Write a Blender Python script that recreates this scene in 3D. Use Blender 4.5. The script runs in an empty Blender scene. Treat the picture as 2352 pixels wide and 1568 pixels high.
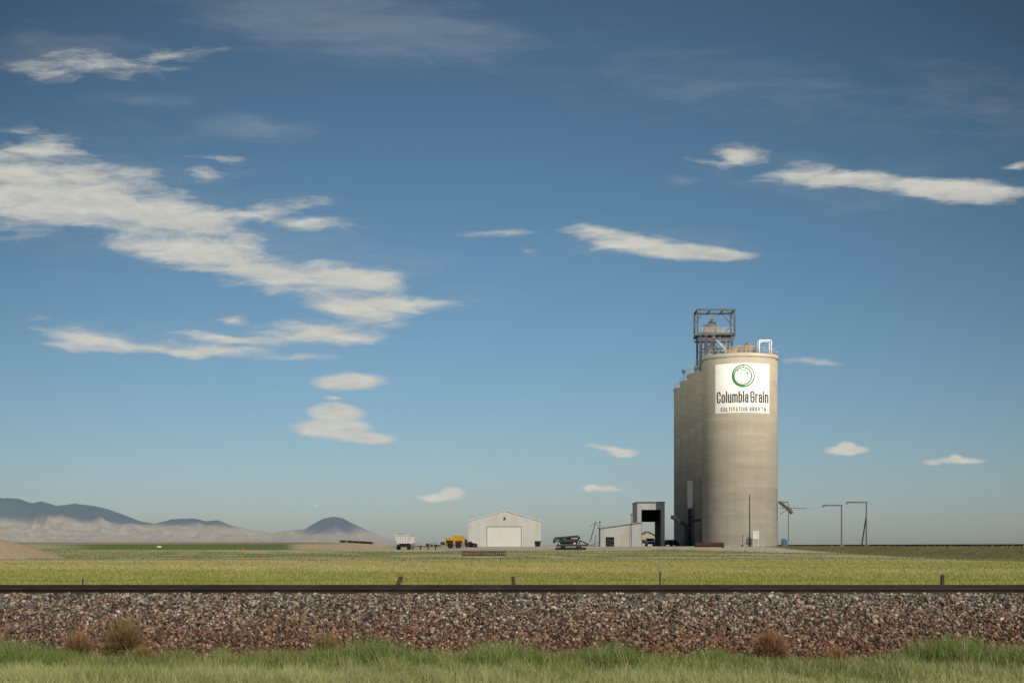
import bpy, math, random
import numpy as np
from mathutils import Vector, Matrix
random.seed(7); rng=np.random.default_rng(7)
scn=bpy.context.scene
scn.view_settings.view_transform='Standard'
try: scn.view_settings.look='None'
except: pass
COL=scn.collection
EYE=1.55; F=3267.0
def bx(u,d): return (u-1176.0)/F*d          # image pixel column -> metres east at assumed distance d
def hz(v,d): return EYE+(1252.0-v)/F*d      # image pixel row -> metres above datum at assumed distance d

# ------------------------------------------------------------ materials
def _new(name):
    m=bpy.data.materials.new(name); m.use_nodes=True
    nt=m.node_tree; b=nt.nodes['Principled BSDF']
    return m,nt,b
def lnk(nt,a,b): nt.links.new(a,b)
def noise(nt,vec,scale,detail=4,rough=.55,mscale=None,rot=None,dim='3D'):
    if mscale is not None:
        mp=nt.nodes.new('ShaderNodeMapping'); mp.inputs['Scale'].default_value=mscale
        if rot: mp.inputs['Rotation'].default_value=rot
        lnk(nt,vec,mp.inputs['Vector']); vec=mp.outputs[0]
    n=nt.nodes.new('ShaderNodeTexNoise'); n.noise_dimensions=dim; n.inputs['Scale'].default_value=scale
    n.inputs['Detail'].default_value=detail; n.inputs['Roughness'].default_value=rough
    lnk(nt,vec,n.inputs['Vector']); return n
def ramp(nt,fac,stops):
    r=nt.nodes.new('ShaderNodeValToRGB'); e=r.color_ramp.elements
    while len(e)<len(stops): e.new(.5)
    for i,(p,c) in enumerate(stops):
        e[i].position=p; e[i].color=(*c,1) if len(c)==3 else c
    lnk(nt,fac,r.inputs[0]); return r
def mth(nt,op,a,b=None,c=None,clamp=False):
    n=nt.nodes.new('ShaderNodeMath'); n.operation=op; n.use_clamp=clamp
    for i,x in enumerate((a,b,c)):
        if x is None: continue
        if isinstance(x,(int,float)): n.inputs[i].default_value=x
        else: lnk(nt,x,n.inputs[i])
    return n.outputs[0]
def mat(name,c1,c2=None,scale=1.5,rough=.75,metal=0,bump=0,detail=5,mscale=(1,1,1),spec=.2):
    m,nt,b=_new(name)
    if c2 is None: c2=tuple(x*.7 for x in c1)
    tc=nt.nodes.new('ShaderNodeTexCoord')
    n=noise(nt,tc.outputs['Object'],scale,detail,.6,mscale)
    r=ramp(nt,n.outputs[0],[(.3,c2),(.7,c1)])
    lnk(nt,r.outputs[0],b.inputs['Base Color'])
    b.inputs['Roughness'].default_value=rough; b.inputs['Metallic'].default_value=metal
    b.inputs['Specular IOR Level'].default_value=spec
    if bump:
        bp=nt.nodes.new('ShaderNodeBump'); bp.inputs['Distance'].default_value=bump
        lnk(nt,n.outputs[0],bp.inputs['Height']); lnk(nt,bp.outputs[0],b.inputs['Normal'])
    return m
def ribbed(name,c1,c2,period,axis=0,k=-.12,bd=.02):
    m,nt,b=_new(name)
    tc=nt.nodes.new('ShaderNodeTexCoord')
    sp=nt.nodes.new('ShaderNodeSeparateXYZ'); lnk(nt,tc.outputs['Object'],sp.inputs[0])
    s=mth(nt,'ADD',sp.outputs[0],sp.outputs[1]) if axis==0 else sp.outputs[2]
    w=mth(nt,'SINE',mth(nt,'MULTIPLY',s,2*math.pi/period))
    w=mth(nt,'POWER',mth(nt,'MULTIPLY_ADD',w,.5,.5),3.0)
    n=noise(nt,tc.outputs['Object'],.6,5,.6,(1,1,.25))
    f=mth(nt,'MULTIPLY_ADD',w,k,n.outputs[0])
    r=ramp(nt,f,[(.15,c2),(.6,c1)])
    lnk(nt,r.outputs[0],b.inputs['Base Color']); b.inputs['Roughness'].default_value=.5
    bp=nt.nodes.new('ShaderNodeBump'); bp.inputs['Distance'].default_value=bd
    lnk(nt,w,bp.inputs['Height']); lnk(nt,bp.outputs[0],b.inputs['Normal'])
    return m
def attrmat(name,rough=.8,transl=0,nscale=None,namp=.5,bump=0,spec=.3):
    m,nt,b=_new(name)
    a=nt.nodes.new('ShaderNodeAttribute'); a.attribute_name='Col'
    out=a.outputs['Color']
    if nscale:
        tc=nt.nodes.new('ShaderNodeTexCoord')
        acc=None
        for s in nscale:
            n=noise(nt,tc.outputs['Object'],s,6,.65)
            acc=n.outputs[0] if acc is None else mth(nt,'ADD',acc,n.outputs[0])
        acc=mth(nt,'MULTIPLY',acc,1/len(nscale))
        mr=nt.nodes.new('ShaderNodeMapRange'); mr.inputs[1].default_value=.35; mr.inputs[2].default_value=.65
        mr.inputs[3].default_value=1-namp; mr.inputs[4].default_value=1+namp
        lnk(nt,acc,mr.inputs[0])
        vm=nt.nodes.new('ShaderNodeVectorMath'); vm.operation='SCALE'
        lnk(nt,out,vm.inputs[0]); lnk(nt,mr.outputs[0],vm.inputs['Scale']); out=vm.outputs[0]
        if bump:
            bp=nt.nodes.new('ShaderNodeBump'); bp.inputs['Distance'].default_value=bump
            lnk(nt,acc,bp.inputs['Height']); lnk(nt,bp.outputs[0],b.inputs['Normal'])
    lnk(nt,out,b.inputs['Base Color']); b.inputs['Roughness'].default_value=rough
    b.inputs['Specular IOR Level'].default_value=spec
    if transl:
        t=nt.nodes.new('ShaderNodeBsdfTranslucent'); lnk(nt,out,t.inputs[0])
        mx=nt.nodes.new('ShaderNodeMixShader'); mx.inputs[0].default_value=transl
        lnk(nt,b.outputs[0],mx.inputs[1]); lnk(nt,t.outputs[0],mx.inputs[2])
        lnk(nt,mx.outputs[0],nt.nodes['Material Output'].inputs[0])
    return m

def concrete():
    m,nt,b=_new('slipformed_concrete')
    tc=nt.nodes.new('ShaderNodeTexCoord'); v=tc.outputs['Object']
    n1=noise(nt,v,1,5,.6,(.05,.05,.75))       # lift bands
    n2=noise(nt,v,1,5,.6,(1.1,1.1,.04))       # run-off streaks
    n3=noise(nt,v,.35,7,.65)                  # mottling
    n4=noise(nt,v,1,3,.6,(.18,.18,2.6))
    s=mth(nt,'MULTIPLY',n1.outputs[0],.38)
    s=mth(nt,'MULTIPLY_ADD',n2.outputs[0],.14,s)
    s=mth(nt,'MULTIPLY_ADD',n3.outputs[0],.30,s)
    s=mth(nt,'MULTIPLY_ADD',n4.outputs[0],.18,s)
    r=ramp(nt,s,[(.34,(.255,.234,.192)),(.5,(.32,.295,.243)),(.66,(.40,.37,.308))])
    lnk(nt,r.outputs[0],b.inputs['Base Color']); b.inputs['Roughness'].default_value=.95
    b.inputs['Specular IOR Level'].default_value=.1
    bp=nt.nodes.new('ShaderNodeBump'); bp.inputs['Distance'].default_value=.02
    lnk(nt,s,bp.inputs['Height']); lnk(nt,bp.outputs[0],b.inputs['Normal'])
    return m
M=dict(
 concrete=concrete(),
 steel=mat('dark_painted_steel',(.06,.066,.073),(.032,.036,.04),1.2,.7,spec=.1),
 implement=mat('dark_green_implement_paint',(.035,.05,.048),(.02,.028,.028),1.5,.6),
 galv=mat('galvanised_steel',(.30,.30,.29),(.19,.19,.185),.9,.6),
 mastgrey=mat('weathered_mast_steel',(.16,.16,.155),(.10,.10,.098),.9,.7),
 white=mat('white_paint',(.66,.65,.62),(.53,.52,.49),.5,.6),
 rail_paint=mat('pale_rail_paint',(.36,.335,.265),(.26,.24,.19),2,.6),
 yellow=mat('yellow_machine_paint',(.50,.28,.03),(.34,.18,.02),1.1,.5),
 red=mat('red_paint',(.25,.05,.03),(.15,.03,.02),2,.5),
 black=mat('black_rubber',(.02,.02,.02),(.012,.012,.012),3,.8),
 dark=mat('dark_interior',(.03,.03,.032),(.02,.02,.02),1,.8),
 glass=mat('window_glass',(.03,.035,.04),(.02,.025,.03),1,.3),
 rust=mat('rusty_steel',(.10,.055,.038),(.04,.026,.02),2.5,.85,0,.01),
 spoutbrown=mat('brown_painted_steel',(.16,.115,.08),(.09,.065,.05),2.5,.7),
 railsteel=mat('weathered_rail_steel',(.045,.036,.031),(.022,.018,.016),3,.6,.3,.0,5,(.3,1,1)),
 wood=mat('weathered_wood',(.10,.07,.05),(.04,.03,.022),5,.9,0,.01,5,(1,1,.3)),
 tie=mat('sleeper_wood',(.14,.095,.07),(.06,.042,.034),3,.9),
 siding=ribbed('ribbed_metal_siding',(.47,.465,.43),(.37,.366,.34),.42,k=-.1),
 siding2=ribbed('grey_ribbed_siding',(.38,.38,.36),(.28,.28,.27),.42),
 doorp=ribbed('sectional_door_panels',(.56,.55,.515),(.50,.49,.46),.62,1,k=-.06,bd=.008),
 beige=mat('beige_door_paint',(.42,.36,.27),(.34,.29,.22),1,.6),
 trim=mat('pale_grey_trim',(.28,.29,.285),(.21,.22,.22),1,.5),
 trimd=mat('slate_grey_trim',(.14,.16,.175),(.10,.115,.125),1,.5),
 blue=mat('blue_paint',(.07,.16,.24),(.05,.11,.17),2,.5),
 green=mat('logo_green',(.02,.17,.055),(.015,.14,.045),2,.5),
 ink=mat('black_lettering',(.018,.018,.022),(.012,.012,.014),2,.5),
 signw=mat('sign_white',(.72,.72,.71),(.67,.67,.66),.35,.6),
 gravelm=mat('gravel_heap',(.40,.31,.195),(.27,.205,.125),3,.95,0,.05,8),
 orange=mat('orange_marker',(.7,.22,.03),(.5,.15,.03),2,.5),
)
# ------------------------------------------------------------ mesh building
class MB:
    def __init__(s): s.v=[]; s.f=[]
    def add(s,vs,fs):
        o=len(s.v); s.v+= [tuple(x) for x in vs]; s.f+=[tuple(i+o for i in f) for f in fs]; return s
    def box(s,x0,x1,y0,y1,z0,z1):
        return s.add([(x0,y0,z0),(x1,y0,z0),(x1,y1,z0),(x0,y1,z0),(x0,y0,z1),(x1,y0,z1),(x1,y1,z1),(x0,y1,z1)],
          [(0,3,2,1),(4,5,6,7),(0,1,5,4),(1,2,6,5),(2,3,7,6),(3,0,4,7)])
    def cyl(s,p0,p1,r0,r1=None,n=10,caps=True):
        r1=r0 if r1 is None else r1
        p0=Vector(p0);p1=Vector(p1);d=(p1-p0).normalized()
        a=d.orthogonal().normalized(); b=d.cross(a)
        vs=[];fs=[]
        for p,r in((p0,r0),(p1,r1)):
            for i in range(n):
                t=2*math.pi*i/n; vs.append(p+a*math.cos(t)*r+b*math.sin(t)*r)
        for i in range(n):
            j=(i+1)%n; fs.append((i,j,n+j,n+i))
        if caps: fs+= [tuple(range(n-1,-1,-1)),tuple(range(n,2*n))]
        return s.add(vs,fs)
    def beam(s,p0,p1,w,h=None):
        h=h or w
        p0=Vector(p0);p1=Vector(p1);d=(p1-p0).normalized()
        up=Vector((0,0,1)) if abs(d.z)<.95 else Vector((0,1,0))
        a=d.cross(up).normalized()*w/2; b=a.cross(d).normalized()*h/2
        vs=[p+q for p in(p0,p1) for q in(-a-b,a-b,a+b,-a+b)]
        return s.add(vs,[(0,1,2,3),(7,6,5,4),(0,4,5,1),(1,5,6,2),(2,6,7,3),(3,7,4,0)])
    def prism(s,poly,y0,y1):   # poly in xz, ccw seen from -y
        n=len(poly); vs=[(x,y0,z) for x,z in poly]+[(x,y1,z) for x,z in poly]
        fs=[tuple(range(n)),tuple(range(2*n-1,n-1,-1))]+[(i,n+i,n+(i+1)%n,(i+1)%n) for i in range(n)]
        return s.add(vs,fs)
    def lathe(s,prof,n=96,c=(0,0)):
        vs=[];fs=[]
        for r,z in prof:
            for i in range(n):
                t=2*math.pi*i/n; vs.append((c[0]+r*math.cos(t),c[1]+r*math.sin(t),z))
        for k in range(len(prof)-1):
            for i in range(n):
                j=(i+1)%n; fs.append((k*n+i,k*n+j,(k+1)*n+j,(k+1)*n+i))
        return s.add(vs,fs)
    def wheel(s,c,r,w):  # axis x
        c=Vector(c); return s.cyl(c-Vector((w/2,0,0)),c+Vector((w/2,0,0)),r,n=18)
    def mesh(s,name):
        me=bpy.data.meshes.new(name); me.from_pydata(s.v,[],s.f); me.update(); return me
def tag(o,label=None,category=None,kind=None,group=None):
    if label:o['label']=label
    if category:o['category']=category
    if kind:o['kind']=kind
    if group:o['group']=group
def obj(name,mb,m,parent=None,loc=(0,0,0),rotz=0,smooth=False,**k):
    me=mb.mesh(name) if isinstance(mb,MB) else mb
    me.materials.append(M[m] if isinstance(m,str) else m)
    if smooth:
        me.polygons.foreach_set('use_smooth',[True]*len(me.polygons))
        try: me.set_sharp_from_angle(angle=math.radians(40))
        except Exception: pass
    o=bpy.data.objects.new(name,me); COL.objects.link(o); o.location=loc; o.rotation_euler=(0,0,rotz)
    if parent: o.parent=parent
    tag(o,**k); return o
def empty(name,loc,rotz=0,**k):
    o=bpy.data.objects.new(name,None); COL.objects.link(o); o.location=loc; o.rotation_euler=(0,0,rotz)
    o.empty_display_size=.5; tag(o,**k); return o
def npmesh(name,V,Fc,C=None):
    me=bpy.data.meshes.new(name); nv=len(V); nf=len(Fc); k=Fc.shape[1]
    me.vertices.add(nv); me.vertices.foreach_set('co',V.astype(np.float32).ravel())
    me.loops.add(nf*k); me.loops.foreach_set('vertex_index',Fc.astype(np.int32).ravel())
    me.polygons.add(nf); me.polygons.foreach_set('loop_start',np.arange(0,nf*k,k,dtype=np.int32))
    if C is not None:
        a=me.color_attributes.new('Col','FLOAT_COLOR','POINT')
        a.data.foreach_set('color',np.concatenate([C,np.ones((nv,1))],1).astype(np.float32).ravel())
    me.update(calc_edges=True); me.validate(); return me

# ------------------------------------------------------------ terrain
_k=rng.normal(size=(24,2)); _p=rng.uniform(0,6.28,24)
def wav(x,y,s,n0=0,n=8):
    r=0
    for i in range(n0,n0+n): r=r+np.sin((_k[i,0]*x+_k[i,1]*y)/s*2.2+_p[i])
    return r/n
def sst(a,b,x): t=np.clip((x-a)/(b-a),0,1); return t*t*(3-2*t)
def ground_z(x,y):
    x=np.asarray(x,float); y=np.asarray(y,float)
    zc=np.interp(y,[0,150,200,240,272,340,450],[0,0,.45,.66,1.32,1.35,1.0])
    zr=np.interp(y,[0,150,200,235,258,340,450],[0,.05,.5,1.0,1.38,1.38,1.0])
    zl=np.interp(y,[0,150,200,240,300,450],[0,0,.35,.7,.8,.9])
    a=sst(14,27,x); b=1-sst(-14,-8,x)
    z=zc*(1-a)*(1-b)+zr*a+zl*b
    bank=sst(45.5,52,x+wav(x,y,9)*.35)*1.42*sst(70,100,y)*(1-sst(330,600,y))
    z=np.maximum(z,bank)
    t=-x/np.maximum(y,1)
    z=z+sst(.07,.13,t)*.0029*np.clip(y-420,0,2600)*sst(300,600,y)
    z=z+wav(x,y,14)*.05*sst(100,170,y)*(1-sst(240,262,y)*.8)+wav(x,y,3,8)*.02*sst(30,60,y)*(1-sst(240,262,y))
    return z
def gz(x,y): return float(ground_z(x,y))
def lerp(A,B,t): return A*(1-t[...,None])+np.array(B)*t[...,None]
def ground_col(x,y):
    x=np.asarray(x,float); y=np.asarray(y,float); n=wav(x,y,18); n2=wav(x,y,5,8); n3=wav(x*.3,y,30,16); n4=wav(x*.22,y,15,3); n5=wav(x*.35,y,7,11)
    C=np.zeros(x.shape+(3,))+np.array([.22,.22,.095])
    C=lerp(C,[.12,.085,.06],sst(18.3,19.3,y))
    C=lerp(C,[.2,.19,.07],sst(26,30,y))
    C=lerp(C,[.32,.32,.078],sst(34,50,y+n2*4))
    C=lerp(C,[.47,.41,.15],sst(-.05,.45,n3)*sst(40,60,y)*.7)
    C=lerp(C,[.48,.40,.20],sst(.1,.45,n4)*sst(45,70,y)*.65)
    C=lerp(C,[.20,.235,.06],sst(.1,.5,-n4)*sst(60,90,y)*.6)
    C=lerp(C,[.39,.31,.19],sst(136,142,y+n*6)*(1-sst(150,156,y+n*6))*.9)
    C=lerp(C,[.235,.25,.085],sst(148,156,y+n*5)); 
    C=lerp(C,[.45,.375,.23],sst(152,166,y)*sst(-.08,.3,n5+n2*.4)*.8)
    # gravel yard
    yard=sst(-36,-30,x+n*3)*(1-sst(46,50,x))*sst(232,240,y+n*9+n2*6)*(1-sst(335,345,y))
    C=lerp(C,[.40,.35,.27],yard)
    drive=sst(28,33,x)*(1-sst(44,46.5,x+n))*sst(192,200,y+n2*5-(46-x)*1.2)*(1-sst(300,305,y))
    C=lerp(C,[.45,.40,.305],drive)
    cy=236+np.clip(-x-40,0,400)*.55
    road=(1-sst(6,8,np.abs(y-cy)))*(1-sst(-22,-14,x))
    C=lerp(C,[.42,.37,.29],road)
    # distant land
    t=x/np.maximum(y,1)
    far=sst(338,360,y)
    C=lerp(C,[.36,.32,.18],far)
    left=(1-sst(-36,-30,x))
    g=left*sst(250,262,y-np.clip(-x-40,0,400)*.5)*(1-sst(900,1000,y))*(1-sst(-.158,-.15,t))*sst(-.33,-.29,t+wav(x,y,60)*.02)
    C=lerp(C,[.125,.17,.045],g)
    tn=sst(265,280,y)*(1-sst(-.09,-.085,t))*sst(-.158,-.15,t)*left
    C=lerp(C,[.45,.355,.20],tn)
    br=sst(900,1000,y)*(1-sst(-.15,-.1,t))
    C=lerp(C,[.27,.19,.115],br)
    C=lerp(C,[.40,.33,.215],br*sst(.1,.4,wav(x,y*.3,300,8)))
    bk=sst(44.5,47,x)*(1-sst(51,52.5,x))*sst(80,100,y)*(1-sst(330,345,y))
    C=lerp(C,[.17,.16,.06],bk)
    pl=sst(51.5,53,x)*(1-sst(59,60,x))*sst(80,100,y)*(1-sst(330,345,y))
    C=lerp(C,[.13,.10,.08],pl)
    C=lerp(C,[.28,.25,.13],sst(60,61,x)*sst(80,100,y)*(1-far))
    return C*(1+.15*n2[...,None])
a_=math.asinh(26000/30)
xs=np.sinh(np.linspace(-a_,a_,641))*30
ys=np.concatenate([np.linspace(-60,58,60),np.geomspace(60,400,230),np.geomspace(405,30000,130)])
X,Y=np.meshgrid(xs,ys); Z=ground_z(X,Y)
nx,ny=len(xs),len(ys)
V=np.stack([X.ravel(),Y.ravel(),Z.ravel()],1)
ii=(np.arange(ny-1)[:,None]*nx+np.arange(nx-1)[None]).ravel()
Fc=np.stack([ii,ii+1,ii+nx+1,ii+nx],1)
gm=attrmat('ground_cover',.95,0,(.08,.5,2.5),.3,.03,.1)
g=npmesh('ground',V,Fc,ground_col(X,Y).reshape(-1,3)); g.polygons.foreach_set('use_smooth',[True]*len(g.polygons))
obj('ground',g,gm,kind='structure')

# ------------------------------------------------------------ mountains
S=[(-700,1170),(-500,1150),(-300,1160),(-150,1138),(-50,1140),(0,1143),(40,1145),(75,1156),(95,1150),(130,1161),(170,1155),(215,1159),(250,1168),(290,1184),(320,1196),(355,1203),(395,1192),(440,1190),(475,1197),(500,1195),(540,1209),(585,1219),(625,1226),(660,1220),(700,1216),(722,1203),(745,1191),(768,1187),(790,1191),(812,1203),(840,1217),(880,1235),(910,1245),(960,1256)]
su=np.array([(p[0]-1176)/F*9000 for p in S]); sh=np.array([(1252-p[1])/F*9000 for p in S])
mx=np.linspace(-5300,-560,760); my=np.linspace(7300,11000,200)
MX,MY=np.meshgrid(mx,my)
def ridged(x,y,s,k0):
    r=0;a=1;tot=0
    for o in range(5):
        r=r+a*(1-np.abs(wav(x,y,s,(k0+o*5)%14,6))*2.4); tot+=a; a*=.52; s*=.5
    return r/tot
rn=ridged(MX,MY,480,0); rn2=ridged(MX+900,MY,280,3)
base=np.interp(MX*9000/np.clip(MY,8600,9400),su,sh)
prof=np.where(MY>9150,np.exp(-((MY-9150)/1300.)**2),np.exp(-(np.abs(MY-9150)/760.)**1.5))
away=np.clip(np.abs(MY-9150)/420,0,1)
H=base*prof*(1-.9*away*(1-rn)*.9)
foot=np.exp(-((MY-8150)/420.)**2)*np.interp(MX,[-5300,-3200,-2500,-2000,-1500,-1100,-700,-560],[110,95,62,62,46,48,16,0])*(.25+.8*np.clip(rn2,0,1))
H=np.maximum(H,foot)+rn2*7*np.clip(H/60,0,1)+ 3
MV=np.stack([MX.ravel(),MY.ravel(),(H+2).ravel()],1)
thr=np.interp(MX,[-5300,-1500,-1350,-900],[125,125,75,75])
tf=sst(0,60,H-thr+26*wav(MX,MY,170,5)+75*(.55-rn))
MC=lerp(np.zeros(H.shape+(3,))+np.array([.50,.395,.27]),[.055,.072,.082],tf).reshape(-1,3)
n1=len(mx); ii=(np.arange(len(my)-1)[:,None]*n1+np.arange(n1-1)[None]).ravel()
mm,nt,b=_new('mountain_slopes_painted_haze')
at=nt.nodes.new('ShaderNodeAttribute'); at.attribute_name='Col'
tc=nt.nodes.new('ShaderNodeTexCoord'); nn=noise(nt,tc.outputs['Object'],.012,6,.65)
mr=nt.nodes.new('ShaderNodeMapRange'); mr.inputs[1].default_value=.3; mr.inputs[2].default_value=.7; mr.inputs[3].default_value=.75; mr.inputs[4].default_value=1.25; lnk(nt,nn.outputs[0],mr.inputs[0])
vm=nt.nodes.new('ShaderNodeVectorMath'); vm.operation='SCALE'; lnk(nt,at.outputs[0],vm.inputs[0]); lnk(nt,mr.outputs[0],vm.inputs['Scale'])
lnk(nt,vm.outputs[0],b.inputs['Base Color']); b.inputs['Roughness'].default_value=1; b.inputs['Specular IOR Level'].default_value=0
em=nt.nodes.new('ShaderNodeEmission'); em.inputs[0].default_value=(.215,.27,.31,1)  # aerial haze painted on as a constant glow over the slopes
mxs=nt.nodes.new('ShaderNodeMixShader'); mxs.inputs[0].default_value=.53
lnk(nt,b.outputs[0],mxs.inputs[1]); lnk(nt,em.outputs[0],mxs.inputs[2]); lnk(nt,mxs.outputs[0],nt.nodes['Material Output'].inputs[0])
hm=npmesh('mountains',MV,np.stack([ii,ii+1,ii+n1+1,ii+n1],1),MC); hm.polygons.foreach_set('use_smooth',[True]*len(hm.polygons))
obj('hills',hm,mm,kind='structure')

# ------------------------------------------------------------ railway bed
def bed_z(y): return np.interp(y,[18.6,19.2,21.35,21.9,24.4,25,27.2,28],[-.02,.04,.765,.775,.775,.765,.03,-.02])
by=np.linspace(18.6,28,60); bxs=np.linspace(-70,70,281); BX,BY=np.meshgrid(bxs,by); BZ=bed_z(BY)-.012+wav(BX,BY,.8)*.012
ii=(np.arange(59)[:,None]*281+np.arange(280)[None]).ravel()
bm=npmesh('ballast_bed',np.stack([BX.ravel(),BY.ravel(),BZ.ravel()],1),np.stack([ii,ii+1,ii+282,ii+281],1))
obj('ballast_bed',bm,mat('ballast_fines',(.14,.095,.075),(.05,.034,.028),14,.95,0,.04,8),kind='structure')
phi=(1+5**.5)/2
ico=np.array([(-1,phi,0),(1,phi,0),(-1,-phi,0),(1,-phi,0),(0,-1,phi),(0,1,phi),(0,-1,-phi),(0,1,-phi),(phi,0,-1),(phi,0,1),(-phi,0,-1),(-phi,0,1)])/math.sqrt(1+phi*phi)
icf=np.array([(0,11,5),(0,5,1),(0,1,7),(0,7,10),(0,10,11),(1,5,9),(5,11,4),(11,10,2),(10,7,6),(7,1,8),(3,9,4),(3,4,2),(3,2,6),(3,6,8),(3,8,9),(4,9,5),(2,4,11),(6,2,10),(8,6,7),(9,8,1)])
def stones(n,x0,x1,ylo,yhi,zf,rlo,rhi,yskew=1):
    x=rng.uniform(x0,x1,n); y=ylo+(yhi-ylo)*rng.uniform(0,1,n)**yskew
    r=rng.uniform(rlo,rhi,n)*rng.choice([.7,1,1.4],n,p=[.42,.46,.12])
    z=zf(y)+rng.uniform(-.008,.026,n)
    sc=rng.uniform(.55,1.25,(n,3))*r[:,None]
    v=ico[None]*(1+rng.uniform(-.28,.28,(n,12,1)))*sc[:,None,:]
    q=rng.normal(size=(n,4)); q/=np.linalg.norm(q,axis=1)[:,None]
    w,a,b,c=q.T
    R=np.stack([1-2*(b*b+c*c),2*(a*b-c*w),2*(a*c+b*w),2*(a*b+c*w),1-2*(a*a+c*c),2*(b*c-a*w),2*(a*c-b*w),2*(b*c+a*w),1-2*(a*a+b*b)],1).reshape(n,3,3)
    v=np.einsum('nij,nkj->nki',R,v)+np.stack([x,y,z],1)[:,None,:]
    pal=np.array([(.33,.30,.25),(.165,.145,.13),(.055,.048,.043),(.21,.135,.10),(.12,.065,.048),(.29,.21,.13),(.48,.43,.36),(.095,.078,.067)])
    h=np.clip((y-19.3)/2.,0,1)
    hj=h+rng.normal(0,.15,n)+wav(x,y,1.3,4)*.12
    top=np.array([.21,.2,.17,.1,.05,.07,.06,.14]); low=np.array([.05,.07,.15,.2,.26,.15,.01,.11])
    cum_t=np.cumsum(top); cum_l=np.cumsum(low); u=rng.uniform(0,1,n)
    it=np.searchsorted(cum_t/cum_t[-1],u); il=np.searchsorted(cum_l/cum_l[-1],u)
    idx=np.where(hj>.5+rng.normal(0,.25,n),it,il)
    tint=(1-h)[:,None]*np.array([1.05,.86,.74])+h[:,None]*np.array([1.0,.99,.96])
    c=pal[np.clip(idx,0,7)]*rng.uniform(.65,1.3,(n,1))*(1+.2*wav(x,y,.9,12))[:,None]*tint
    c=c*.9
    return v.reshape(-1,3),(icf[None]+12*np.arange(n)[:,None,None]).reshape(-1,3),np.repeat(c,12,axis=0)
V1,F1,C1=stones(80000,-9.6,9.6,19.0,21.95,bed_z,.015,.031,.95)
V2,F2,C2=stones(5000,-10,10,22.1,25.2,bed_z,.025,.045)
V3,F3,C3=stones(1500,-10,10,18.3,19.2,lambda y:np.zeros_like(y)+.01,.02,.03)
Vs=np.concatenate([V1,V2,V3]); Fs=np.concatenate([F1,F2+len(V1),F3+len(V1)+len(V2)]); Cs=np.concatenate([C1,C2,C3])
obj('ballast_gravel',npmesh('ballast_gravel',Vs,Fs,Cs),attrmat('crushed_stone',.9,0,None,.25,0,.15),kind='stuff')
# track
def rail_profile(): return [(-.07,0),(.07,0),(.07,.012),(.012,.03),(.010,.125),(.036,.14),(.036,.172),(.028,.18),(-.028,.18),(-.036,.172),(-.036,.14),(-.010,.125),(-.012,.03),(-.07,.012)]
def railbar(L):
    mb=MB(); mb.prism([(x,z) for x,z in rail_profile()],-L/2,L/2); return mb
trk=empty('railway_track',(0,0,0),label='dark weathered steel railway track on crushed stone ballast',category='railway track')
for y in(22.0,23.5):
    obj('rail',railbar(130),'railsteel',trk,(0,y,.722),math.pi/2)
tieb=MB().box(-.115,.115,21.45,24.05,.56,.716)
tm=None
for i in range(84):
    x=-22+i*.53
    if tm is None:
        o=obj('sleeper',tieb,'tie',trk,(x,0,0)); tm=o
    else:
        o=tm.copy(); COL.objects.link(o); o.location=(x,0,0); o.parent=trk

# ------------------------------------------------------------ grain elevator
CX,CY,R=43.9,274.0,7.17; GZ=1.36; TOP=37.7
ge=empty('grain_elevator',(CX,CY,GZ),label='tall concrete grain elevator of clustered round silos with white sign',category='grain elevator')
H_=TOP-GZ
DX=[0,.3,.45,.6,.75]
for k in range(5):
    mb=MB().lathe([(R,-.5),(R,H_-1.0),(R-.18,H_-.98),(R-.18,H_-.62),(R+.14,H_-.6),(R+.14,H_),(0.01,H_+.02)],120)
    obj('silo_bin',mb,'concrete',ge,(DX[k],k*13.7,0),smooth=True)
for k in range(4): obj('infill_wall',MB().box(-4.6,4.6,k*13.7+4,k*13.7+9.7,-.5,H_-.9),'concrete',ge)
def circ_rail(mb,cx,cy,r,z,a0,a1,h=1.1,step=1.5,t=.035):
    n=max(2,int(abs(a1-a0)*r/step)); pts=[]
    for i in range(n+1):
        a=a0+(a1-a0)*i/n; pts.append((cx+r*math.cos(a),cy+r*math.sin(a)))
    for i,(x,y) in enumerate(pts):
        mb.cyl((x,y,z),(x,y,z+h),t,n=5)
        if i:
            for hh in(h,h*.55): mb.cyl((*pts[i-1],z+hh),(x,y,z+hh),t,n=5)
mb=MB(); circ_rail(mb,0,0,R,H_,-math.pi,0,1.15); circ_rail(mb,0,0,R,H_,0,math.pi,1.15)
obj('guard_railing',mb,'rail_paint',ge)
for k in range(1,5):
    mb=MB(); circ_rail(mb,DX[k],k*13.7,R,H_,math.pi*.62,math.pi*1.4,1.15); obj('guard_railing',mb,'rail_paint',ge)
# head frame
hf=empty('head_frame',(0,0,0)); hf.parent=ge
def L(x,y,z): return (x-CX,y-CY,z-GZ)
x0,x1,y0,y1=36.95,44.3,283,288; zt=48.4; zp=43.5
mb=MB()
for x in(x0,x1):
    for y in(y0,y1):
        mb.beam(L(x,y,zp-.3),L(x,y,zt),.32)
for z in(zt,zp):
    for x in(x0,x1): mb.beam(L(x,y0,z),L(x,y1,z),.28,.34)
    for y in(y0,y1): mb.beam(L(x0,y,z),L(x1,y,z),.28,.34)
for y in(y0,y1):
    mb.beam(L(x0,y,zt-2.0),L(x0+1.7,y,zt),.14); mb.beam(L(x1,y,zt-2.0),L(x1-1.7,y,zt),.14)
    mb.beam(L(x0,y,zp-.8),L(x1,y,zp-.8),.2,.4)
mb.beam(L(x1-2.4,y0,zp),L(x1,y0,zp+2.2),.12)
for x in (x0+2.5,x0+5.1): mb.beam(L(x,y0,zt-.05),L(x,y1,zt-.05),.2)
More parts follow.
